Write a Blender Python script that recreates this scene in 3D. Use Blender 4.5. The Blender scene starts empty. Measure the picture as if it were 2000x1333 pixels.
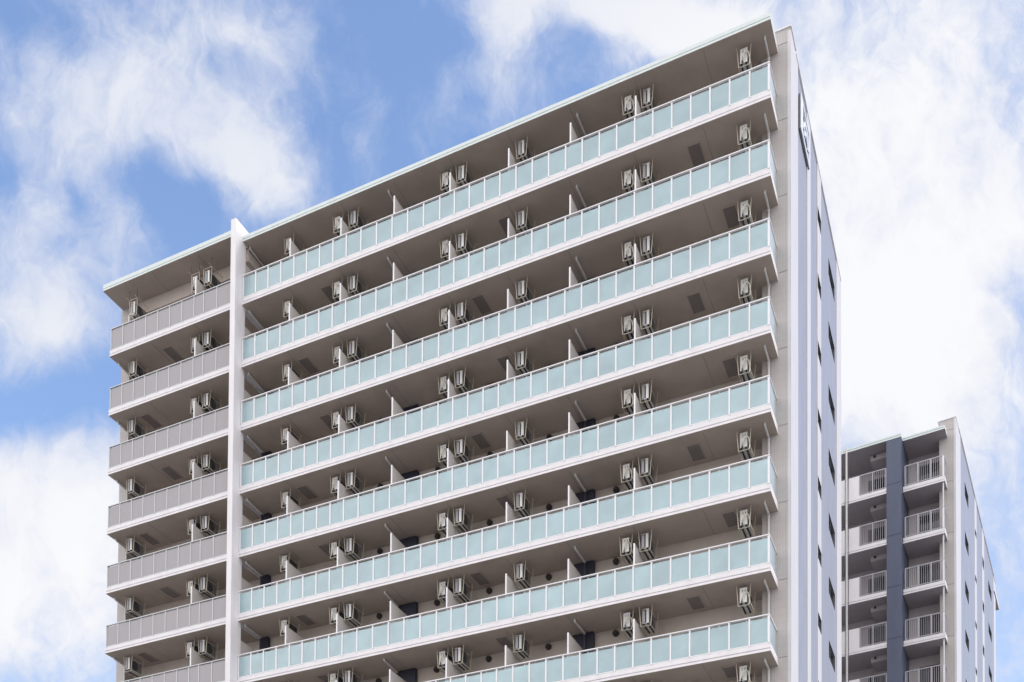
import bpy, math, random
from mathutils import Vector, Matrix
random.seed(7)
S = bpy.context.scene
COL = S.collection
H = 2.95

# ------------------------------------------------------------------ camera
YAW, PITCH, ROLL, FPX, PPY = 0.4295, 0.0265, 0.0063, 2143.2, 1532.2
CAM = Vector((8.0107, -39.744, 1.6))
fw = Vector((-math.sin(YAW), math.cos(YAW), 0)); rt = Vector((math.cos(YAW), math.sin(YAW), 0)); up = Vector((0, 0, 1))
a, b = math.cos(PITCH), math.sin(PITCH); fw, up = a*fw + b*up, a*up - b*fw
a, b = math.cos(ROLL), math.sin(ROLL); rt, up = a*rt + b*up, a*up - b*rt
cd = bpy.data.cameras.new("camera"); cam = bpy.data.objects.new("camera", cd); COL.objects.link(cam)
cd.sensor_width = 36; cd.lens = FPX/2000*36; cd.shift_y = PPY/2000; cd.clip_end = 6000; cd.clip_start = .1
cam.matrix_world = Matrix.Translation(CAM) @ Matrix((rt, up, -fw)).transposed().to_4x4()
S.camera = cam

# ------------------------------------------------------------------ light
SUN_DIR = Vector((0.85, 0.20, 0.50)).normalized()      # towards the sun
sun_el = math.asin(SUN_DIR.z); sun_az = math.atan2(SUN_DIR.x, SUN_DIR.y)
sl = bpy.data.lights.new("sun", 'SUN'); sl.energy = 0.55; sl.angle = math.radians(14); sl.color = (1, .95, .9)
so = bpy.data.objects.new("sun", sl); COL.objects.link(so)
so.rotation_euler = SUN_DIR.to_track_quat('Z', 'Y').to_euler(); so.location = (20, -30, 80)
S.view_settings.view_transform = 'Standard'; S.view_settings.look = 'None'
S.view_settings.exposure = 0.5; S.view_settings.gamma = 1; S.view_settings.use_curve_mapping = False

# ------------------------------------------------------------------ sky with drifting clouds
W = bpy.data.worlds.new("World"); S.world = W; W.use_nodes = True
nt = W.node_tree; nt.nodes.clear(); L = nt.links.new
def N(t, **k):
    n = nt.nodes.new(t)
    for q, v in k.items(): setattr(n, q, v)
    return n
def put(sock, v):
    if hasattr(v, 'is_linked') or isinstance(v, bpy.types.NodeSocket): L(v, sock)
    else: sock.default_value = v
def M(op, x, y=0.0, z=0.0, clamp=False):
    n = N('ShaderNodeMath', operation=op, use_clamp=clamp); put(n.inputs[0], x); put(n.inputs[1], y); put(n.inputs[2], z); return n.outputs[0]
def VM(op, x, y=(0, 0, 0)):
    n = N('ShaderNodeVectorMath', operation=op); put(n.inputs[0], x); put(n.inputs[1], y)
    return n.outputs['Value'] if op in ('DOT_PRODUCT', 'LENGTH', 'DISTANCE') else n.outputs[0]
def SS(x, lo, hi):
    n = N('ShaderNodeMapRange', interpolation_type='SMOOTHSTEP'); put(n.inputs[0], x); n.inputs[1].default_value = lo; n.inputs[2].default_value = hi; return n.outputs[0]
def NZ(vec, scale, detail, rough, dist=0.0):
    n = N('ShaderNodeTexNoise'); L(vec, n.inputs['Vector']); n.inputs['Scale'].default_value = scale; n.inputs['Detail'].default_value = detail
    n.inputs['Roughness'].default_value = rough; n.inputs['Distortion'].default_value = dist; return n
def MIX(f, c0, c1):
    n = N('ShaderNodeMix', data_type='RGBA'); put(n.inputs[0], f); put(n.inputs[6], c0); put(n.inputs[7], c1); return n.outputs[2]
d = N('ShaderNodeTexCoord').outputs['Generated']
da = VM('DOT_PRODUCT', d, tuple(fw)); ds = M('MAXIMUM', da, .08)
gx = M('DIVIDE', VM('DOT_PRODUCT', d, tuple(rt)), ds); gy = M('DIVIDE', VM('DOT_PRODUCT', d, tuple(up)), ds)
cx_ = M('MULTIPLY_ADD', gx, FPX/1000, 1.0); cy_ = M('MULTIPLY_ADD', gy, -FPX/1000, (666.5 + PPY)/1000)
cmb = N('ShaderNodeCombineXYZ'); L(cx_, cmb.inputs[0]); L(cy_, cmb.inputs[1])
P = cmb.outputs[0]
w1 = NZ(P, 3.2, 4, .55); w1v = VM('SUBTRACT', w1.outputs['Color'], (.5, .5, .5))
sc = N('ShaderNodeVectorMath', operation='SCALE'); L(w1v, sc.inputs[0]); sc.inputs[3].default_value = .20
PW = VM('ADD', P, sc.outputs[0])
BLOBS = [  # bearing, height, half-widths, tilt in degrees, weight: cloud banks and the blue gaps between them
    (.28, .08, .36, .17, 0, .62), (.50, .10, .10, .10, 0, .40), (.45, .27, .14, .08, 40, .4), (.07, .40, .15, .30, 0, .75), (.32, .24, .20, .09, 25, .5), (.53, .36, .17, .07, 35, .75),
    (.07, .62, .13, .10, 0, .85), (.05, 1.10, .26, .26, 0, 1.5), (.20, .97, .12, .10, -20, .5), (.99, .10, .07, .13, 15, .95), (1.13, .0, .22, .06, 0, .9),
    (1.32, .03, .16, .08, 0, 1.0), (1.78, .32, .42, .50, 0, 1.5), (1.72, .72, .26, .18, 0, .9), (.865, .20, .03, .06, 25, .5),
    (.70, .24, .04, .09, -10, .33), (.48, .05, .1, .05, 0, .4), (.20, .40, .05, .16, -15, .5),
    (.02, .03, .06, .05, 0, -.6), (.13, .07, .04, .09, -25, -.55), (.31, .36, .10, .06, 20, -.85), (.0, .34, .05, .06, 0, -.6),
    (.165, .40, .03, .05, -25, -.5), (.09, .79, .22, .06, 0, -1.0), (.46, .11, .05, .035, 0, -.5), (1.96, 1.15, .2, .35, 0, .62),
    (1.98, .60, .07, .09, 0, -.5), (1.17, .07, .08, .03, -20, -.5), (.74, .10, .13, .20, 10, -.35), (1.02, .28, .10, .06, -25, -.3), (1.62, .55, .05, .05, 0, -.2)]
fld = None
for (bx, by, sx, sy, an, wt) in BLOBS:
    mp = N('ShaderNodeMapping', vector_type='TEXTURE'); L(PW, mp.inputs[0])
    mp.inputs[1].default_value = (bx, by, 0); mp.inputs[2].default_value = (0, 0, math.radians(an)); mp.inputs[3].default_value = (sx, sy, 1)
    q = VM('DOT_PRODUCT', mp.outputs[0], mp.outputs[0])
    g = M('MULTIPLY', M('EXPONENT', M('MULTIPLY', q, -.8)), wt)
    fld = g if fld is None else M('ADD', fld, g)
st = N('ShaderNodeMapping', vector_type='POINT'); L(PW, st.inputs[0]); st.inputs[2].default_value = (0, 0, math.radians(-35)); st.inputs[3].default_value = (1, .55, 1)
n1 = NZ(st.outputs[0], 5.5, 9, .64, .35); n2 = NZ(st.outputs[0], 17.0, 8, .66, .5)
det = M('MULTIPLY_ADD', M('SUBTRACT', n1.outputs[0], .5), 2.3, M('MULTIPLY', M('SUBTRACT', n2.outputs[0], .5), 1.5))
dens = M('ADD', fld, M('MULTIPLY', det, .72))
cov_front = M('MULTIPLY_ADD', SS(dens, -.06, 1.38), .93, .07)
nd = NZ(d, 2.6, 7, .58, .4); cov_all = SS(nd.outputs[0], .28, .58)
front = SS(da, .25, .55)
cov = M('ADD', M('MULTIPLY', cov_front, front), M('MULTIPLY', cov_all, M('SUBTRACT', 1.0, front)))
sky = N('ShaderNodeTexSky'); sky.sky_type = 'NISHITA'; sky.sun_disc = False; sky.sun_elevation = sun_el; sky.sun_rotation = sun_az
sky.air_density = 1.7; sky.dust_density = .3; sky.ozone_density = 3.5; sky.altitude = 50
skm = N('ShaderNodeVectorMath', operation='MULTIPLY'); L(sky.outputs[0], skm.inputs[0]); skm.inputs[1].default_value = (.95, .97, 1.16)
shade = NZ(PW, 4.0, 5, .55)
CLOUD_GAIN = 1/.15/1.41      # the sky background runs at strength 0.15
white_ = SS(M('MULTIPLY_ADD', cx_, .6, M('MULTIPLY', cy_, .9)), .45, 1.1)
thick = MIX(white_, (.80*CLOUD_GAIN, .83*CLOUD_GAIN, .91*CLOUD_GAIN, 1), (.955*CLOUD_GAIN, .96*CLOUD_GAIN, .985*CLOUD_GAIN, 1))
ccol = MIX(SS(M('ADD', dens, M('MULTIPLY_ADD', shade.outputs[0], 1.6, -.8)), .3, 1.7), (.64*CLOUD_GAIN, .70*CLOUD_GAIN, .87*CLOUD_GAIN, 1), thick)
backc = MIX(front, (1.95*CLOUD_GAIN, 1.88*CLOUD_GAIN, 1.87*CLOUD_GAIN, 1), ccol)     # the unseen sky behind the camera: clouds brightened to light the front facade
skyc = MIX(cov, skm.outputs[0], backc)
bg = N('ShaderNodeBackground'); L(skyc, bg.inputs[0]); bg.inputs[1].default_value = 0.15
wo = N('ShaderNodeOutputWorld'); L(bg.outputs[0], wo.inputs[0])

# ------------------------------------------------------------------ materials
def mat(name, col, rough=.6, metal=0.0, var=.05, scale=3.0, bump=0.0, grid=None, gridcol=.82, spec=.4, rnd=0.0):
    """plain paint or tile: base colour with a little soiling, optional joint grid (axis, pitch, width)"""
    m = bpy.data.materials.new(name); m.use_nodes = True; t = m.node_tree; p = t.nodes['Principled BSDF']; lk = t.links.new
    p.inputs['Roughness'].default_value = rough; p.inputs['Metallic'].default_value = metal; p.inputs['Specular IOR Level'].default_value = spec
    tc = t.nodes.new('ShaderNodeTexCoord'); mp = t.nodes.new('ShaderNodeMapping'); lk(tc.outputs['Object'], mp.inputs[0]); mp.inputs[3].default_value = (1, 1, .25)
    nz = t.nodes.new('ShaderNodeTexNoise'); lk(mp.outputs[0], nz.inputs['Vector']); nz.inputs['Scale'].default_value = scale; nz.inputs['Detail'].default_value = 6; nz.inputs['Roughness'].default_value = .65
    mr = t.nodes.new('ShaderNodeMapRange'); lk(nz.outputs[0], mr.inputs[0]); mr.inputs[1].default_value = .3; mr.inputs[2].default_value = .7; mr.inputs[3].default_value = 1 - var; mr.inputs[4].default_value = 1 + var
    fac = mr.outputs[0]
    if rnd:      # each copy a little older or newer than the next
        oi = t.nodes.new('ShaderNodeObjectInfo'); ro = t.nodes.new('ShaderNodeMapRange'); lk(oi.outputs['Random'], ro.inputs[0]); ro.inputs[3].default_value = 1 - rnd; ro.inputs[4].default_value = 1 + rnd*.4
        rm_ = t.nodes.new('ShaderNodeMath'); rm_.operation = 'MULTIPLY'; lk(fac, rm_.inputs[0]); lk(ro.outputs[0], rm_.inputs[1]); fac = rm_.outputs[0]
    if grid:
        sp = t.nodes.new('ShaderNodeSeparateXYZ'); lk(tc.outputs['Object'], sp.inputs[0])
        for ax, pitch, wid in grid:
            f1 = t.nodes.new('ShaderNodeMath'); f1.operation = 'DIVIDE'; lk(sp.outputs[ax], f1.inputs[0]); f1.inputs[1].default_value = pitch
            f2 = t.nodes.new('ShaderNodeMath'); f2.operation = 'FRACT'; lk(f1.outputs[0], f2.inputs[0])
            f3 = t.nodes.new('ShaderNodeMath'); f3.operation = 'GREATER_THAN'; lk(f2.outputs[0], f3.inputs[0]); f3.inputs[1].default_value = wid/pitch
            f4 = t.nodes.new('ShaderNodeMapRange'); lk(f3.outputs[0], f4.inputs[0]); f4.inputs[3].default_value = gridcol; f4.inputs[4].default_value = 1
            f5 = t.nodes.new('ShaderNodeMath'); f5.operation = 'MULTIPLY'; lk(fac, f5.inputs[0]); lk(f4.outputs[0], f5.inputs[1]); fac = f5.outputs[0]
    vs = t.nodes.new('ShaderNodeVectorMath'); vs.operation = 'SCALE'; vs.inputs[0].default_value = col[:3]; lk(fac, vs.inputs[3]); lk(vs.outputs[0], p.inputs['Base Color'])
    if bump:
        bp = t.nodes.new('ShaderNodeBump'); bp.inputs['Strength'].default_value = bump; bp.inputs['Distance'].default_value = .01; lk(nz.outputs[0], bp.inputs['Height']); lk(bp.outputs[0], p.inputs['Normal'])
    return m
def frosted(name, col, clear, gloss=1.3):
    m = bpy.data.materials.new(name); m.use_nodes = True; t = m.node_tree; t.nodes.clear(); lk = t.links.new
    A = lambda k: t.nodes.new(k)
    tc = A('ShaderNodeTexCoord'); oi = A('ShaderNodeObjectInfo')
    nz = A('ShaderNodeTexNoise'); nz.inputs['Scale'].default_value = 1.1; nz.inputs['Detail'].default_value = 2; lk(tc.outputs['Object'], nz.inputs['Vector'])
    mr = A('ShaderNodeMapRange'); lk(nz.outputs[0], mr.inputs[0]); mr.inputs[1].default_value = .3; mr.inputs[2].default_value = .7; mr.inputs[3].default_value = .88; mr.inputs[4].default_value = 1.08
    mo = A('ShaderNodeMapRange'); lk(oi.outputs['Random'], mo.inputs[0]); mo.inputs[3].default_value = .94; mo.inputs[4].default_value = 1.05
    mm = A('ShaderNodeMath'); mm.operation = 'MULTIPLY'; lk(mr.outputs[0], mm.inputs[0]); lk(mo.outputs[0], mm.inputs[1])
    vs = A('ShaderNodeVectorMath'); vs.operation = 'SCALE'; vs.inputs[0].default_value = col[:3]; lk(mm.outputs[0], vs.inputs[3])
    df = A('ShaderNodeBsdfDiffuse'); lk(vs.outputs[0], df.inputs[0])
    tl = A('ShaderNodeBsdfTranslucent'); lk(vs.outputs[0], tl.inputs[0])
    m1 = A('ShaderNodeMixShader'); m1.inputs[0].default_value = .3; lk(df.outputs[0], m1.inputs[1]); lk(tl.outputs[0], m1.inputs[2])
    tr = A('ShaderNodeBsdfTransparent'); tr.inputs[0].default_value = (.93, .985, .985, 1)
    m2 = A('ShaderNodeMixShader'); m2.inputs[0].default_value = clear; lk(m1.outputs[0], m2.inputs[1]); lk(tr.outputs[0], m2.inputs[2])
    gl = A('ShaderNodeBsdfGlossy'); gl.inputs['Roughness'].default_value = .34; gl.inputs[0].default_value = (.95, .98, 1, 1)
    bz = A('ShaderNodeTexNoise'); bz.inputs['Scale'].default_value = .9; bz.inputs['Detail'].default_value = 1; lk(tc.outputs['Object'], bz.inputs['Vector'])
    bu = A('ShaderNodeBump'); bu.inputs['Strength'].default_value = 1; bu.inputs['Distance'].default_value = .03; lk(bz.outputs[0], bu.inputs['Height']); lk(bu.outputs[0], gl.inputs['Normal'])
    fr = A('ShaderNodeFresnel'); fr.inputs[0].default_value = 1.8
    fm = A('ShaderNodeMath'); fm.operation = 'MULTIPLY'; lk(fr.outputs[0], fm.inputs[0]); fm.inputs[1].default_value = gloss
    m3 = A('ShaderNodeMixShader'); lk(fm.outputs[0], m3.inputs[0]); lk(m2.outputs[0], m3.inputs[1]); lk(gl.outputs[0], m3.inputs[2])
    o = A('ShaderNodeOutputMaterial'); lk(m3.outputs[0], o.inputs[0])
    return m
WHITE = mat('white_render', (.80, .775, .785), .6, var=.06, scale=2.2, bump=.05)
WHITEALU = mat('white_aluminium', (.84, .83, .84), .35, var=.02, spec=.6)
SOFFIT = mat('shaded_soffit_beige', (.44, .37, .32), .8, var=.10, scale=.9)  # darker than the slab edges: the underside's shade is put into the colour
INNER = mat('beige_wall_tile', (.56, .49, .44), .7, var=.05, scale=2)
ROOFTRIM = mat('pale_mint_roof_trim', (.69, .75, .735), .5, var=.05, scale=2)
JOINT = mat('joint_sealant', (.28, .25, .24), .9)
HATCH = mat('brown_hatch_paint', (.20, .175, .165), .55, var=.08)
COLTILE = mat('warm_grey_tile', (.49, .455, .44), .55, var=.05, grid=[(0, .105, .018), (2, .30, .012)], gridcol=.86)
LAV = mat('lavender_tile', (.335, .344, .405), .5, var=.08, scale=1.6, grid=[(1, .11, .014), (2, .11, .014)], gridcol=.90)
SIDEWHITE = mat('white_tile', (.64, .625, .635), .55, var=.05, grid=[(2, .11, .012)], gridcol=.96)
GLASS = frosted('frosted_green_glass', (.56, .785, .83), .42)
METALPANEL = mat('grey_louvre_panel', (.395, .375, .385), .5, var=.03, grid=[(0, .06, .02)], gridcol=.88)
RAILGREY = mat('grey_aluminium', (.58, .60, .61), .4, metal=.2, var=.02)
DARKGLASS = mat('dark_window_glass', (.02, .022, .028), .08, var=.1, spec=.6)
CURTAIN = mat('curtained_window', (.34, .33, .32), .15, var=.12, scale=4)
FRAME = mat('dark_frame_and_reveal', (.10, .10, .11), .5)
NAVYBOX = mat('navy_shaft_panel', (.035, .035, .055), .5, var=.08)
PIPE = mat('white_pvc_pipe', (.66, .65, .64), .4)
DARKPIPE = mat('navy_pipe', (.05, .05, .07), .45)
VENT = mat('dark_vent_hood', (.045, .04, .04), .5)
PARTN = mat('partition_board', (.62, .58, .55), .6, var=.03)
ACWHITE = mat('ac_casing_paint', (.74, .73, .70), .4, var=.06, scale=6, rnd=.22)
ACFIN = mat('ac_fins', (.40, .40, .42), .5, grid=[(2, .03, .01)], gridcol=.6)
ACSIDE = mat('ac_side_grille', (.22, .21, .20), .6, grid=[(2, .04, .012)], gridcol=.6)
ACDARK = mat('ac_dark_recess', (.03, .03, .035), .6)
STICKER = mat('sticker_blue', (.15, .22, .5), .5)
STICKERB = mat('sticker_tan', (.55, .42, .28), .5)
HANGER = mat('hanger_steel', (.58, .54, .45), .5, metal=.3, var=.05)
ROD = mat('brown_rod', (.16, .14, .13), .6)
INSUL = mat('cream_insulation', (.62, .60, .50), .7)
ROOFTOP = mat('roof_membrane', (.35, .36, .37), .9)
NAVY = mat('navy_blue_tile', (.098, .115, .172), .5, var=.08, scale=1.5, grid=[(2, .11, .012)], gridcol=.94)
B2SOFFIT = mat('grey_soffit_paint', (.36, .33, .34), .8, var=.05)
B2WALL = mat('taupe_wall', (.50, .46, .46), .7, var=.05)
BARMAT = mat('pale_steel_bar', (.44, .43, .46), .4, metal=.1)
SIGNPLATE = mat('sign_plate', (.42, .44, .52), .4)
SIGNWHITE = mat('sign_white', (.88, .90, .92), .35)
SIGNSIDE = mat('sign_side', (.16, .165, .19), .5)
ASPHALT = mat('asphalt', (.055, .055, .057), .9, var=.2, scale=.7, bump=.3)
PAVING = mat('concrete_paving', (.32, .31, .29), .85, var=.1, scale=.6, grid=[(0, .6, .01), (1, .6, .01)], gridcol=.8)
EARTH = mat('city_ground', (.30, .29, .275), .95, var=.15, scale=.05)

# ------------------------------------------------------------------ mesh builder
class MB:
    def __init__(s): s.v = []; s.f = []; s.m = []; s.mats = []
    def mi(s, m):
        if m not in s.mats: s.mats.append(m)
        return s.mats.index(m)
    def face(s, pts, m):
        i = len(s.v); s.v += [tuple(p) for p in pts]; s.f.append(tuple(range(i, i+len(pts)))); s.m.append(s.mi(m))
    def box(s, x0, x1, y0, y1, z0, z1, m, bottom=None, top=None, front=None):
        i = len(s.v)
        s.v += [(x, y, z) for z in (z0, z1) for y in (y0, y1) for x in (x0, x1)]
        F = [(0, 2, 3, 1), (4, 5, 7, 6), (0, 1, 5, 4), (2, 6, 7, 3), (0, 4, 6, 2), (1, 3, 7, 5)]
        MM = [bottom or m, top or m, front or m, m, m, m]
        for f, mm in zip(F, MM): s.f.append(tuple(i+k for k in f)); s.m.append(s.mi(mm))
    def rings(s, x0, x1, y0, y1, rg, m, bottom=None, sides=(1, 1, 1, 0)):
        """solid of stacked rectangles [(z, inset)]; sides = which of left,right,front,back get the inset"""
        i = len(s.v)
        for z, n in rg:
            a0, a1, b0, b1 = x0+n*sides[0], x1-n*sides[1], y0+n*sides[2], y1-n*sides[3]
            s.v += [(a0, b0, z), (a1, b0, z), (a1, b1, z), (a0, b1, z)]
        for k in range(len(rg)-1):
            for q in range(4):
                a, b = i+4*k+q, i+4*k+(q+1) % 4; s.f.append((a, b, b+4, a+4)); s.m.append(s.mi(m))
        s.f.append((i+3, i+2, i+1, i)); s.m.append(s.mi(bottom or m))
        j = i+4*(len(rg)-1); s.f.append((j, j+1, j+2, j+3)); s.m.append(s.mi(m))
    def tube(s, pts, r, m, n=10):
        pts = [Vector(p) for p in pts]; prev = None
        for k, p in enumerate(pts):
            t = (pts[min(k+1, len(pts)-1)] - pts[max(k-1, 0)]).normalized()
            u = t.cross(Vector((0, 0, 1)));
            if u.length < .1: u = t.cross(Vector((0, 1, 0)))
            u.normalize(); w = t.cross(u).normalized(); i = len(s.v)
            s.v += [tuple(p + r*(math.cos(2*math.pi*q/n)*u + math.sin(2*math.pi*q/n)*w)) for q in range(n)]
            if prev is not None:
                for q in range(n): s.f.append((prev+q, prev+(q+1) % n, i+(q+1) % n, i+q)); s.m.append(s.mi(m))
            else: s.f.append(tuple(range(i, i+n))); s.m.append(s.mi(m))
            prev = i
        s.f.append(tuple(reversed(range(prev, prev+n)))); s.m.append(s.mi(m))
    def disc(s, c, r, ax, th, m, n=20):
        c = Vector(c); e = Vector([(1, 0, 0), (0, 1, 0), (0, 0, 1)][ax])
        s.tube([c - e*th/2, c + e*th/2], r, m, n)
    def holes(s, x, y0, y1, z0, z1, hs, depth, m, rm=None):
        """a wall sheet at X = x facing +X with rectangular openings (ya, yb, za, zb) and their reveals"""
        ys = sorted({y0, y1, *[h[0] for h in hs], *[h[1] for h in hs]}); zs = sorted({z0, z1, *[h[2] for h in hs], *[h[3] for h in hs]})
        for ya, yb in zip(ys, ys[1:]):
            for za, zb in zip(zs, zs[1:]):
                if any(h[0] <= ya and yb <= h[1] and h[2] <= za and zb <= h[3] for h in hs): continue
                s.face([(x, ya, za), (x, yb, za), (x, yb, zb), (x, ya, zb)], m)
        for a, b, c, e in hs:
            g = x - depth; m = FRAME  # reveals take the dark frame colour in place of recess shade
            s.face([(x, a, c), (x, a, e), (g, a, e), (g, a, c)], m); s.face([(x, b, c), (g, b, c), (g, b, e), (x, b, e)], m)
            s.face([(x, a, c), (g, a, c), (g, b, c), (x, b, c)], m); s.face([(x, a, e), (x, b, e), (g, b, e), (g, a, e)], m)
    def build(s, name, parent=None, loc=(0, 0, 0)):
        me = bpy.data.meshes.new(name); me.from_pydata(s.v, [], s.f)
        for m in s.mats: me.materials.append(m)
        me.polygons.foreach_set('material_index', s.m); me.update()
        o = bpy.data.objects.new(name, me); COL.objects.link(o); o.location = loc
        if parent: o.parent = parent
        return o
def empty(name, loc, rz=0):
    o = bpy.data.objects.new(name, None); COL.objects.link(o); o.location = loc; o.rotation_euler = (0, 0, rz); o.empty_display_size = .3; return o
def tag(o, label, cat, group=None):
    o['label'] = label; o['category'] = cat
    if group: o['group'] = group
    return o
def structure(o): o['kind'] = 'structure'; return o
def copy_tree(o, parent=None):
    c = o.copy(); COL.objects.link(c)
    if parent: c.parent = parent
    for ch in list(o.children): copy_tree(ch, c)
    return c
ORD = ['top', 'second', 'third', 'fourth', 'fifth', 'sixth', 'seventh', 'eighth', 'ninth', 'tenth', 'eleventh', 'twelfth']

# ------------------------------------------------------------------ ground
g = MB(); g.face([(-1500, -1500, -.008), (1500, -1500, -.008), (1500, 1500, -.008), (-1500, 1500, -.008)], EARTH); structure(g.build('ground'))
g = MB(); g.face([(-300, -36, -.004), (300, -36, -.004), (300, -27, -.004), (-300, -27, -.004)], ASPHALT); structure(g.build('road'))
g = MB(); g.box(-300, 300, -27, -23.5, -.05, .13, PAVING); g.box(-300, 300, -45, -36, -.05, .13, PAVING); structure(g.build('pavement'))

# ------------------------------------------------------------------ main apartment tower
T = empty('apartment_tower', (0, 0, 0))
tag(T, 'tall white and beige apartment tower with rows of green glass balcony railings', 'building')
ZR, ZF, ZS = 42.005, 40.946, 40.647          # top balcony: handrail top, floor, slab underside
NR = 14
PT = [-5.2, -7.925, -10.646, -13.367, -16.085, -18.80, -21.52]      # partitions, from the right corner
POSTS = [0, -.737, -1.487, -2.235, -2.979, -3.724, -4.481, -5.21, -5.947, -6.668, -7.391, -8.10, -8.835, -9.555, -10.279, -11.007, -11.704, -12.41,
         -13.113, -13.808, -14.585, -15.367, -16.135, -16.913, -17.709, -18.463, -19.16, -19.866, -20.56, -21.248, -21.966, -22.671, -23.363, -24.071]
MPOSTS = [-24.47, -25.591, -26.363, -26.947, -27.675, -28.412, -29.158, -29.896, -30.619, -31.351, -32.10]
FX0, FX1 = -24.41, -24.13                    # the white fin
YW = 1.95                                    # back wall of the balconies
def soff(k): return 43.62 if k == 0 else ZS - H*(k-1)

# core walls behind the balconies
w = MB(); w.box(-32.75, .20, YW, 14.2, 0, 43.9, INNER, top=ROOFTOP); w.build('wall', T)
w = MB(); w.box(-32.75, -32.2, 1.33, YW, 0, 44.09, COLTILE); w.box(-32.75, -32.3, YW, 14.3, 0, 44.2, COLTILE); w.build('corner_column', T)
# right-hand column with tile front and its joints
w = MB(); top = 44.45
w.box(-.56, .49, 1.38, 2.3, 0, 42.0, COLTILE)
w.box(-.05, .49, 1.38, 2.3, 42.0, top, COLTILE)
w.box(-.56, -.05, 1.38, 2.3, 42.0, 43.62, COLTILE)
for i in range(15):
    z = 43.90 - H*i; w.box(-.56 if i else -.05, .49, 1.374, 1.378, z-.012, z+.012, JOINT)
w.box(-.08, .55, 1.34, 2.4, top, top+.05, WHITE)
w.build('corner_column', T)

# gable wall on the right: lavender tile, white pilasters, recessed windows
SMALL = [(7.56, 8.48, 41.88-H*i, 42.50-H*i) for i in range(13)]
WIDE = [(10.82, 12.68, 41.92-H*i, 42.70-H*i) for i in range(13)]
ZG = 44.33
w = MB()
w.holes(.49, 2.87, 7.5, 0, ZG, [], .1, LAV); w.holes(.49, 8.5, 13.1, 0, ZG, WIDE, .14, LAV)
w.box(-.1, .48, 2.3, 14.4, 43.9, ZG, LAV); w.box(-.12, .55, 2.4, 14.55, ZG, ZG+.05, WHITE)
w.build('gable_wall', T)
for ya, yb in ((1.37, 2.87), (4.96, 5.78), (13.1, 14.56)):
    p_ = MB(); p_.box(.40, .527, ya, yb, 0, ZG-.01, SIDEWHITE); p_.build('pilaster', T)
p_ = MB(); p_.holes(.527, 7.5, 8.5, 0, ZG-.01, SMALL, .16, SIDEWHITE)
p_.face([(.40, 7.5, 0), (.527, 7.5, 0), (.527, 7.5, ZG-.01), (.40, 7.5, ZG-.01)], SIDEWHITE); p_.face([(.40, 8.5, 0), (.40, 8.5, ZG-.01), (.527, 8.5, ZG-.01), (.527, 8.5, 0)], SIDEWHITE)
p_.build('pilaster', T)
def gable_window(h, x, depth, parent):
    a_, b_, c_, e_ = h; g0 = x - depth; f = MB(); t_ = .05
    f.box(g0-.03, g0+.04, a_, b_, c_, c_+t_, FRAME); f.box(g0-.03, g0+.04, a_, b_, e_-t_, e_, FRAME)
    f.box(g0-.03, g0+.04, a_, a_+t_, c_+t_, e_-t_, FRAME); f.box(g0-.03, g0+.04, b_-t_, b_, c_+t_, e_-t_, FRAME)
    mid = (a_+b_)/2
    if b_-a_ > 1.4: f.box(g0-.03, g0+.03, mid-.03, mid+.03, c_+t_, e_-t_, FRAME)
    o = f.build('window', parent)
    q = MB(); q.box(g0-.02, g0, a_+t_, b_-t_, c_+t_, e_-t_, DARKGLASS); q.build('pane', o)
for h in SMALL: gable_window(h, .527, .13, T)
for h in WIDE: gable_window(h, .49, .11, T)

# roof slabs with grooved edges
PROF = lambda z0, z1: [(z0, 0), (z0+.088, 0), (z0+.090, .06), (z0+.126, .06), (z0+.128, .008), (z1, .008)]
w = MB(); w.rings(FX1, .033, 0, 2.4, PROF(43.62, 43.885), ROOFTRIM, SOFFIT)
for x in [-2.53] + [p-.09 for p in PT]: w.box(x-.011, x+.011, .16, YW, 43.616, 43.62, JOINT)
w.build('roof_slab', T)
w = MB(); w.rings(-32.70, FX0, 0, 2.4, PROF(44.09, 44.40), ROOFTRIM, SOFFIT)
for x in (-29.69, -26.96): w.box(x-.011, x+.011, .16, 1.3, 44.086, 44.09, JOINT)
w.build('roof_slab', T)
w = MB(); w.box(-32.2, FX0, 1.31, 1.6, 43.45, 44.085, INNER); w.build('spandrel_beam', T)
w = MB(); w.box(-24.70, FX1-.02, .45, YW, 43.06, 43.61, INNER); w.build('roof_step_beam', T)
# the white fin that splits the facade
w = MB(); w.box(FX0, FX1, -.5, .22, 0, 44.35, WHITE); w.box(FX0+.003, FX1-.003, .22, 2.4, 43.90, 44.347, WHITE); w.build('fin_column', T)

w = MB(); w.tube([(-31.27, .30, 41.0), (-31.27, .30, 42.62), (-31.22, .30, 42.66), (-30.95, .34, 42.62)], .035, PIPE, 8); w.build('drain_pipe', T)
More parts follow.
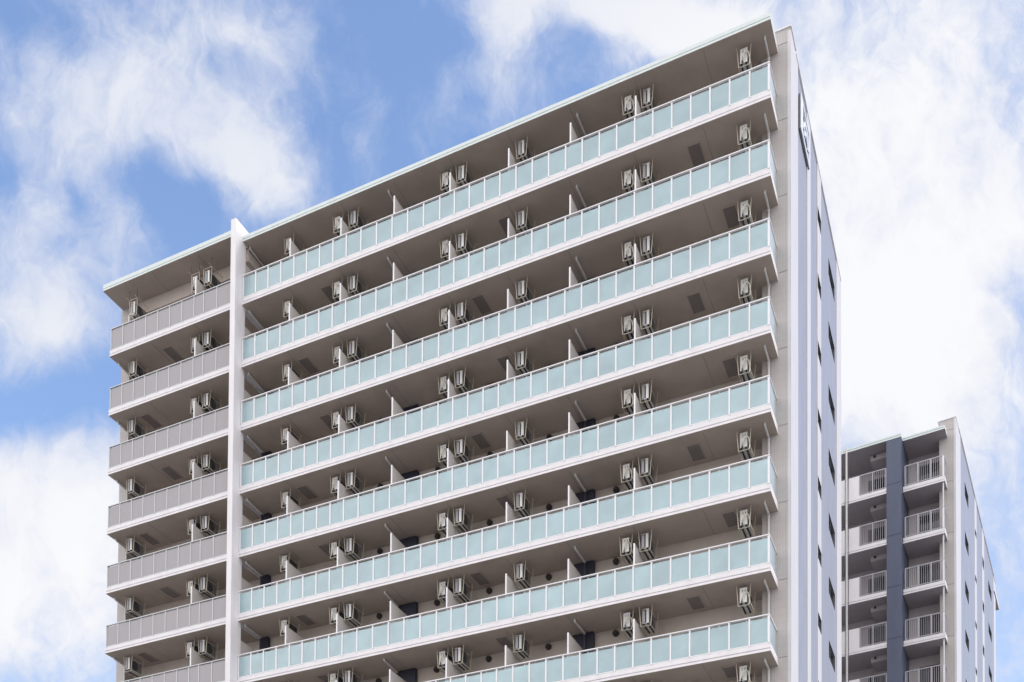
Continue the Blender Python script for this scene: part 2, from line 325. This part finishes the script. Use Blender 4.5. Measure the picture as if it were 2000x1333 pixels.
# repeated balcony pieces
HOLDERS = [-1.95, -.93] + [p+o for p in PT[1:] for o in (.77, 1.79)] + [-23.1, -22.2]
def panel_label(o): o['kind'] = 'stuff'
rest_glass = MB(); rest_post = MB(); rest_mpanel = MB(); rest_mpost = MB()
for k in range(NR):
    dz = H*k; zf, zs, zr = ZF-dz, ZS-dz, ZR-dz
    if zf < 1: continue
    near = k <= 8
    # floor slabs
    for x0, x1 in ((FX1, .04), (-32.2, FX0)):
        w = MB(); w.rings(x0, x1, 0, YW, PROF(zs, zf), WHITE, SOFFIT)
        if near:
            js = ([-2.53] + [p-.09 for p in PT]) if x1 > -1 else [-29.69, -26.96]
            for x in js: w.box(x-.011, x+.011, .16, YW, zs-.004, zs, JOINT)
        slab = w.build('balcony_slab', T)
        if near:      # escape hatches alternate from floor to floor (row below this slab is k+1)
            hx = ([-3.06, -11.17, -20.02] if x1 > -1 else [-29.2]) if (k+1) % 2 else ([-1.68, -12.365, -21.21] if x1 > -1 else [-30.55])
            for x in hx:
                h_ = MB(); h_.box(x-.25, x+.25, .66, 1.66, zs-.02, zs-.0045, HATCH)
                for q in ((x-.27, x-.235, .64, 1.68), (x+.235, x+.27, .64, 1.68), (x-.235, x+.235, .64, .675), (x-.235, x+.235, 1.645, 1.68)): h_.box(q[0], q[1], q[2], q[3], zs-.032, zs-.005, SOFFIT)
                h_.build('escape_hatch', slab)
    # glass railing
    R = empty('glass_railing', (0, 0, 0)); R.parent = T
    rail = MB(); rail.box(-24.11, .012, -.034, .055, zr-.036, zr, WHITEALU); rail.box(-.062, .012, .055, 1.36, zr-.036, zr, WHITEALU); rail.build('handrail', R)
    rail = MB(); rail.box(-24.11, -.03, .012, .032, zf+.012, zf+.045, WHITEALU); rail.build('bottom_rail', R)
    for i, x in enumerate(POSTS):
        solo = near and i < 11
        pb = MB() if solo else rest_post; wd = .034 if i == 0 else .029
        pb.box(x-wd*(2 if i == 0 else 1), x+(0 if i == 0 else wd), -.014, .040, zf+.002, zr-.037, WHITEALU)
        if solo: pb.build('post', R)
        if i+1 < len(POSTS):
            gb = MB() if solo else rest_glass
            gb.box(POSTS[i+1]+wd+.004, x-wd-.004 - (.035 if i == 0 else 0), .014, .026, zf+.047, zr-.118, GLASS)
            if solo: gb.build('glass_panel', R)
    gb = MB() if near else rest_glass
    gb.box(-.036, -.024, .06, 1.34, zf+.03, zr-.085, GLASS)
    if near: gb.build('glass_panel', R)
    if k <= 7:
        for x in HOLDERS:
            h_ = MB()
            for s_ in (0, .15): 
                h_.disc((x+s_, .075, zr-.17+.025*(1 if s_ else 0)), .045 if s_ else .035, 1, .05, WHITEALU, 10)
            h_.box(x-.02, x+.19, .10, .115, zr-.17, zr-.12, WHITEALU); h_.box(x+.05, x+.09, .06, .115, zr-.13, zr-.055, WHITEALU)
            h_.build('laundry_pole_holder', R)
    # grey louvred railing on the left bay
    R2 = empty('louvred_railing', (0, 0, 0)); R2.parent = T
    rail = MB(); rail.box(-32.13, FX0-.01, -.025, .05, zr-.035, zr, RAILGREY); rail.box(-32.13, -32.07, .05, 1.32, zr-.035, zr, RAILGREY); rail.build('handrail', R2)
    rail = MB(); rail.box(-32.13, FX0-.01, .008, .03, zf+.01, zf+.04, RAILGREY); rail.build('bottom_rail', R2)
    for i, x in enumerate(MPOSTS):
        pb = MB() if near else rest_mpost
        pb.box(x-.02, x+.02, -.012, .036, zf+.002, zr-.036, RAILGREY)
        if near: pb.build('post', R2)
        if i+1 < len(MPOSTS):
            gb = MB() if near else rest_mpanel
            gb.box(MPOSTS[i+1]+.024, x-.024, .010, .022, zf+.042, zr-.085, METALPANEL)
            if near: gb.build('louvre_panel', R2)
    gb = MB() if near else rest_mpanel; gb.box(-32.11, -32.098, .06, 1.30, zf+.03, zr-.07, METALPANEL)
    if near: gb.build('louvre_panel', R2)
    # partitions, wall vents, navy shafts, downpipes
    so_ = soff(k)
    for p in PT + [-26.92, -24.27]:
        w = MB(); y0 = .06 if p != -24.27 else .225
        w.box(p-.012, p+.012, y0+.05, YW-.02, zf+.12, zr+.86, PARTN)
        w.box(p-.03, p+.03, y0, y0+.05, zf+.005, zr+.885, WHITEALU); w.box(p-.02, p+.02, y0+.05, YW-.02, zr+.86, zr+.88, PARTN)
        w.build('partition', T)
    if near:
        for p, wd_ in [(-2.6, 2.4)] + [(p-1.36, 1.7) for p in PT[:-1]] + [(-22.9, 1.6), (-25.7, 1.5), (-29.3, 2.2)]:
            f = MB(); xa_, xb_ = p-wd_/2, p+wd_/2; zt_ = zf+1.92
            for q in ((xa_, xa_+.05), (p-.03, p+.03), (xb_-.05, xb_)): f.box(q[0], q[1], YW-.04, YW-.008, zf+.05, zt_, RAILGREY)
            f.box(xa_, xb_, YW-.045, YW-.006, zt_, zt_+.05, RAILGREY); o = f.build('sliding_door', T)
            f = MB(); f.box(xa_+.05, xb_-.05, YW-.03, YW-.018, zf+.05, zt_, CURTAIN); f.build('pane', o)
        for x in (-6.575, -9.53, -12.29, -14.83, -17.76):
            w = MB(); w.disc((x, YW-.05, so_-.20), .125, 1, .12, VENT, 20); w.disc((x, YW-.13, so_-.19), .09, 1, .05, VENT, 18); w.build('vent_hood', T)
    for x0, x1 in ((-16.68, -15.80), (-8.40, -7.49), (-24.24, -23.78)):
        w = MB(); w.box(x0, x1, 1.74, YW+.005, zf+.01, so_-.012, NAVYBOX); w.build('meter_shaft', T)
    for xa, ya, xb, yb, dark in ((-.287, .55, -.295, 1.29, 0), (-7.82, .51, -7.81, 1.60, 1), (-16.60, .43, -16.66, 1.62, 1), (-24.03, .40, -24.08, 1.58, 1), (-32.08, .49, -32.13, 1.24, 0)):
        if k == 0 and xa < -30: so2 = 44.09
        else: so2 = so_
        if k == 0 and xa < -30: continue
        r_ = .042; zt = so2 - .075
        w = MB(); w.tube([(xa, ya, so2), (xa, ya, zt+.03), (xa+(xb-xa)*.03, ya+.03, zt), (xb, yb-.04, zt-.02), (xb, yb, zt-.06), (xb, yb, zt-.11)], r_, PIPE)
        w.tube([(xb, yb, zt-.09), (xb, yb, zf)], r_, DARKPIPE if dark else PIPE)
        w.disc((xb, yb, zt-.10), .055, 2, .05, DARKPIPE if dark else PIPE, 12)
        w.build('downpipe', T)
for mb_, nm in ((rest_glass, 'glass_panel'), (rest_post, 'post'), (rest_mpanel, 'louvre_panel'), (rest_mpost, 'post')):
    o = mb_.build(nm, T); o['kind'] = 'stuff'

# ------------------------------------------------------------------ wall sign on the gable
sg = MB(); Y0, Y1, Z0, Z1 = 3.12, 5.14, 42.02, 43.42; X0 = .505
sg.box(X0, X0+.07, Y0, Y1, Z0, Z1, SIGNSIDE); SG = sg.build('wall_sign'); SG.location = (0, 0, 0)
tag(SG, 'square emblem sign with white outline high on the lavender gable wall', 'sign')
w = MB(); w.face([(X0+.072, Y0+.02, Z0+.02), (X0+.072, Y1-.02, Z0+.02), (X0+.072, Y1-.02, Z1-.02), (X0+.072, Y0+.02, Z1-.02)], SIGNPLATE); w.build('sign_face', SG)
w = MB(); xf0, xf1 = X0+.073, X0+.10
def bar(a0, a1, c0, c1, m=SIGNWHITE): w.box(xf0, xf1, a0, a1, c0, c1, m)
bar(Y0, Y0+.42, Z0, Z1); bar(Y0+.42, Y1, Z0, Z0+.12); bar(Y1-.10, Y1, Z0+.12, Z1); bar(Y0+.42, Y1-.10, Z1-.10, Z1)
w.build('sign_border', SG)
w = MB()
w.box(xf0, xf1-.005, Y0+.46, Y0+.80, Z1-.50, Z1-.14, SIGNSIDE)
def arc(cy, cz, r0, r1, a0, a1, m, n=14):
    for q in range(n):
        t0, t1 = math.radians(a0+(a1-a0)*q/n), math.radians(a0+(a1-a0)*(q+1)/n)
        p4 = [(cy+r0*math.cos(t0), cz+r0*math.sin(t0)), (cy+r1*math.cos(t0), cz+r1*math.sin(t0)), (cy+r1*math.cos(t1), cz+r1*math.sin(t1)), (cy+r0*math.cos(t1), cz+r0*math.sin(t1))]
        w.face([(xf1, y, z) for y, z in p4], m)
        for e0, e1 in ((1, 2), (3, 0)): w.face([(xf0, *p4[e0]), (xf1, *p4[e0]), (xf1, *p4[e1]), (xf0, *p4[e1])], m)
arc(Y0+1.22, Z0+.42, .52, .66, 10, 175, SIGNWHITE); arc(Y0+1.22, Z0+.38, .26, .40, 0, 180, SIGNWHITE); arc(Y0+1.22, Z0+.38, .0, .2, 0, 180, SIGNSIDE)
w.build('emblem', SG)

# ------------------------------------------------------------------ outdoor air conditioners hung from the soffits
def make_ac(kind, drop):
    """origin: on the soffit above the unit's centre; long side runs into the balcony"""
    r = empty('air_conditioner', (0, 0, -50)); t, bt = -.165-drop, -.70-drop
    c = MB()
    if kind == 'fan':
        c.box(.03, .135, -.40, .40, bt, t, ACWHITE); c.box(-.135, -.025, -.39, .39, bt+.03, t-.03, ACFIN); c.box(-.025, .03, -.35, .38, bt+.02, t-.02, ACDARK)
        c.box(-.14, .14, -.405, .405, bt-.02, bt-.001, ACWHITE); c.box(-.14, .14, -.405, .405, t+.001, t+.018, ACWHITE)
    else:
        c.box(-.135, .135, -.40, .40, bt, t, ACWHITE); c.box(-.14, .14, -.405, .405, t+.001, t+.018, ACWHITE)
        c.box(-.09, .02, -.43, -.40, bt+.05, bt+.26, ACWHITE)
    c.box(-.12, -.06, -.42, .42, bt-.05, bt-.021, ACDARK); c.box(.06, .12, -.42, .42, bt-.05, bt-.021, ACDARK)
    cas = c.build('casing', r)
    f = MB()
    if kind == 'fan':
        f.box(.136, .140, -.385, .395, bt+.01, t-.01, ACSIDE); f.disc((.142, -.06, (t+bt)/2), .235, 0, .008, ACDARK, 24)
        for rr in (.08, .15, .225): 
            f.tube([(.148, -.06+rr*math.cos(q*math.pi/10), (t+bt)/2+rr*math.sin(q*math.pi/10)) for q in range(21)], .006, ACSIDE, 5)
        f.build('fan_grille', cas)
    else:
        f.box(.136, .142, -.37, .39, bt+.01, t-.01, ACDARK)
        for q in range(7): f.box(.142, .146, -.36, .38, bt+.05+q*.075, bt+.06+q*.075, ACSIDE)
        f.build('coil_guard', cas)
        s_ = MB(); s_.box(.045, .09, -.405, -.401, t-.20, t-.06, STICKER); s_.box(-.06, -.0, -.405, -.401, t-.15, t-.05, STICKERB); s_.build('sticker', cas)
        p = MB(); p.tube([(-.03, -.42, bt+.10), (-.02, -.50, bt+.14), (.05, -.52, bt+.27), (.13, -.50, bt+.34), (.19, -.42, bt+.30), (.21, -.25, bt+.05), (.21, .9, bt+.0)], .028, INSUL, 8)
        p.tube([(-.05, -.43, bt+.08), (-.05, -.46, bt-.02), (-.02, -.46, bt-.05)], .02, ACDARK, 6); p.build('refrigerant_pipe', r)
    hb = MB(); zb = -.80-drop; q = .017
    for y in (-.36, .40):
        z0_ = -drop
        for sgn in (-1, 1):
            top_ = (.27 if not drop else .25)*sgn
            hb.tube([(top_, y, z0_), (.20*sgn, y, zb)], q, HANGER, 6)
            if drop:
                hb.tube([(top_, y, 0), (top_, y, z0_)], .009, ROD, 6)
        hb.tube([(-.21, y, zb), (.21, y, zb)], q, HANGER, 6)
        if drop: hb.tube([(-.25, y, z0_+.02), (.25, y, z0_+.02)], q, HANGER, 6)
    for sgn in (-1, 1):
        hb.tube([(.20*sgn, -.40, zb), (.20*sgn, .44, zb)], q, HANGER, 6)
        if drop: hb.tube([(.25*sgn, -.55, z0_+.02), (.25*sgn, .75, z0_+.02)], .016, HANGER, 6)
    hb.build('hanger_frame', r)
    return r
protos = {}
def place_ac(kind, k, x, label):
    drop = .47 if (k == 0 and x < -25) else 0
    key = (kind, drop)
    if key not in protos: o = protos[key] = make_ac(kind, drop)
    else: o = copy_tree(protos[key])
    o.location = (x + random.uniform(-.025, .025), .95 + random.uniform(-.03, .03), (44.09 if drop else soff(k)) - .0)
    tag(o, label, 'air conditioner', 'air conditioners hung under the balcony ceilings')
for k in range(9):
    e_ = ORD[k]
    bal = 'top balcony' if k == 0 else f'{e_} balcony from top'
    place_ac('valve', k, -1.07, f'air conditioner with exposed valves on {bal}, closest to the right corner pipe')
    for i, nm in ((0, 'first'), (3, 'fourth'), (5, 'sixth')):
        place_ac('valve', k, PT[i]-.48, f'air conditioner on {bal}, left of {nm} partition counted from right corner')
        place_ac('fan', k, PT[i]+.29, f'air conditioner on {bal}, right of {nm} partition counted from right corner')
    place_ac('fan', k, PT[2]+.36, f'air conditioner on {bal}, right of third partition counted from right corner')
    place_ac('valve', k, PT[6]-.48, f'air conditioner on {bal}, left of last partition before the white fin')
    place_ac('valve', k, -27.40, f'air conditioner on {bal}, above grey railing, left of its partition')
    place_ac('fan', k, -26.66, f'air conditioner on {bal}, above grey railing, right of its partition')
    place_ac('fan', k, -31.28, f'air conditioner on {bal}, above grey railing at far left corner')

# ------------------------------------------------------------------ second, smaller block behind
B = empty('apartment_block', (4.635, 24.929, 0), -.085)
tag(B, 'smaller distant apartment block with navy column and barred balconies behind the tower', 'building')
bZR, bZS, bZB = 40.797, 39.30, 42.26
w = MB(); w.box(-9, .20, 1.95, 21.3, 0, 42.6, B2WALL, top=ROOFTOP); w.build('wall', B)
w = MB(); w.box(-.37, .49, .9, 2.0, 0, 43.3, COLTILE); w.box(-.45, .53, .86, 2.05, 43.3, 43.34, WHITE)
for i in range(14): z = 42.68-H*i; w.box(-.37, .49, .894, .898, z-.014, z+.014, JOINT)
w.build('corner_column', B)
U = .49
bA = [(4.78, 6.46, 40.93-H*i, 41.72-H*i) for i in range(13)]; bB = [(9.5, 10.25, 40.95-H*i, 41.33-H*i) for i in range(13)]
bC = [(13.46, 14.32, 40.84-H*i, 41.47-H*i) for i in range(13)]; bD = [(17.05, 19.02, 40.84-H*i, 41.53-H*i) for i in range(13)]
w = MB(); w.holes(U, 2.87, 9.34, 0, 43.3, bA, .12, LAV); w.holes(U, 10.38, 13.3, 0, 43.3, [], .12, LAV); w.holes(U, 14.48, 20.2, 0, 43.3, bD, .12, LAV)
w.box(0, U-.01, 2.0, 21.4, 42.6, 43.3, LAV); w.box(-.02, U+.06, 2.05, 21.5, 43.3, 43.34, WHITE); w.build('gable_wall', B)
for ya, yb in ((.89, 2.87), (20.2, 21.5)):
    w = MB(); w.box(.40, .508, ya, yb, 0, 43.29, SIDEWHITE); w.build('pilaster', B)
for ya, yb, hs in ((9.34, 10.38, bB), (13.3, 14.48, bC)):
    w = MB(); w.holes(.508, ya, yb, 0, 43.29, hs, .13, SIDEWHITE); w.face([(.40, ya, 0), (.508, ya, 0), (.508, ya, 43.29), (.40, ya, 43.29)], SIDEWHITE); w.build('pilaster', B)
for h in bA + bD: gable_window(h, U, .10, B)
for h in bB + bC: gable_window(h, .508, .11, B)
w = MB(); w.rings(-2.19, .06, 0, 2.2, PROF(42.26, 42.47), ROOFTRIM, B2SOFFIT); w.build('roof_slab', B)
w = MB(); w.rings(-9, -2.2, -.44, 2.2, PROF(42.28, 42.50), ROOFTRIM, B2SOFFIT); w.build('roof_slab', B)
w = MB(); w.box(-3.01, -2.21, -.43, 1.97, 0, 42.275, NAVY)
for i in range(14): z = 39.70-H*i; w.box(-3.01, -2.21, -.436, -.432, z-.014, z+.014, NAVYBOX)
w.build('navy_column', B)
w = MB(); w.rings(-8, .575, 20.3, 23.4, [(42.20, 0), (42.42, 0)], WHITE, B2SOFFIT); w.build('rear_roof_slab', B)
w = MB(); w.tube([(-5.21, -.50, 42.55), (-5.21, -.50, 0)], .055, PIPE, 12)
for i in range(14): w.disc((-5.21, -.50, bZS-H*i+.1), .075, 2, .06, PIPE, 12)
w.build('downpipe', B)
barrest = MB(); b_count = 0
for k in range(13):
    zs, zr = bZS-H*k, bZR-H*k; zf = zs+.31; so_ = (bZB if k == 0 else bZS-H*(k-1))
    if zs < 1: continue
    w = MB(); w.rings(-2.19, .05, 0, 1.96, PROF(zs, zf), WHITE, B2SOFFIT); w.build('balcony_slab', B)
    w = MB(); w.rings(-5.13, -3.012, -.40, 1.96, PROF(zs-.03, zf-.03), WHITE, B2SOFFIT); w.build('balcony_slab', B)
    w = MB(); w.rings(-9, -5.34, -.40, 1.96, PROF(zs-.03, zf-.03), WHITE, B2SOFFIT); w.box(-9, -5.34, -.39, -.27, zf-.03, zr-.06, WHITE); w.box(-5.34, -5.13, -.2, 1.955, zs-.028, zf-.032, B2SOFFIT); w.build('balcony_slab', B)
    w = MB(); w.box(-5.12, -4.54, -.39, -.27, zf-.03, zr-.05, WHITE); w.build('solid_parapet', B)
    if k > 6: continue
    # barred railings
    for u0, u1, v, ps, zo in ((-2.09, 0, .0, (-2.07, -1.38, -.70, -.03), 0), (-4.52, -3.03, -.38, (-4.50, -3.78, -3.05), -.03)):
        R = empty('barred_railing', (0, 0, 0)); R.parent = B
        w = MB(); w.box(u0, u1, v, v+.05, zr-.045+zo, zr+zo, BARMAT)
        if u1 == 0: w.box(-.05, 0, v+.05, .9, zr-.045, zr, BARMAT)
        w.build('handrail', R); w = MB(); w.box(u0, u1, v+.01, v+.04, zf+.05+zo, zf+.085+zo, BARMAT)
        if u1 == 0: w.box(-.045, -.005, .04, .9, zf+.05, zf+.085, BARMAT)
        w.build('bottom_rail', R)
        for p in ps:
            w = MB(); wd = .05 if p == -.03 else .03; w.box(p-wd, p+.03, v-.006, v+.056, zf+zo, zr-.046+zo, WHITEALU if p == -.03 else BARMAT); w.build('post', R)
        w = MB(); n = int((u1-u0)/.105)
        for q in range(1, n): u = u0+(u1-u0)*q/n; w.box(u-.009, u+.009, v+.013, v+.037, zf+.086+zo, zr-.046+zo, BARMAT)
        if u1 == 0:
            for q in range(1, 8): y = .05+.85*q/8; w.box(-.037, -.013, y-.011, y+.011, zf+.086, zr-.046, BARMAT)
        w.build('bars', R)
    # bulkhead with a round vent, balcony windows, a pipe
    w = MB(); w.box(-4.08, -3.012, .5, 1.945, so_-.32, so_-.006, B2WALL); bo = w.build('bulkhead', B)
    w = MB(); w.disc((-3.83, .49, so_-.11), .075, 1, .05, VENT, 16); w.build('vent_hood', bo)
    for u0, u1 in ((-1.62, -.42), (-4.5, -3.1)):
        f = MB(); z1 = zf+2.0
        for q in ((u0, u0+.05), ((u0+u1)/2-.03, (u0+u1)/2+.03), (u1-.05, u1)): f.box(q[0], q[1], 1.915, 1.945, zf+.02, z1, FRAME)
        f.box(u0, u1, 1.91, 1.947, z1, z1+.06, FRAME); o = f.build('balcony_door', B)
        f = MB(); f.box(u0+.05, u1-.05, 1.925, 1.935, zf+.02, z1, DARKGLASS); f.build('pane', o)
    if k:
        w = MB(); w.tube([(-.06, .12, so_), (-.06, .12, zf)], .04, PIPE, 10); w.build('downpipe', B)
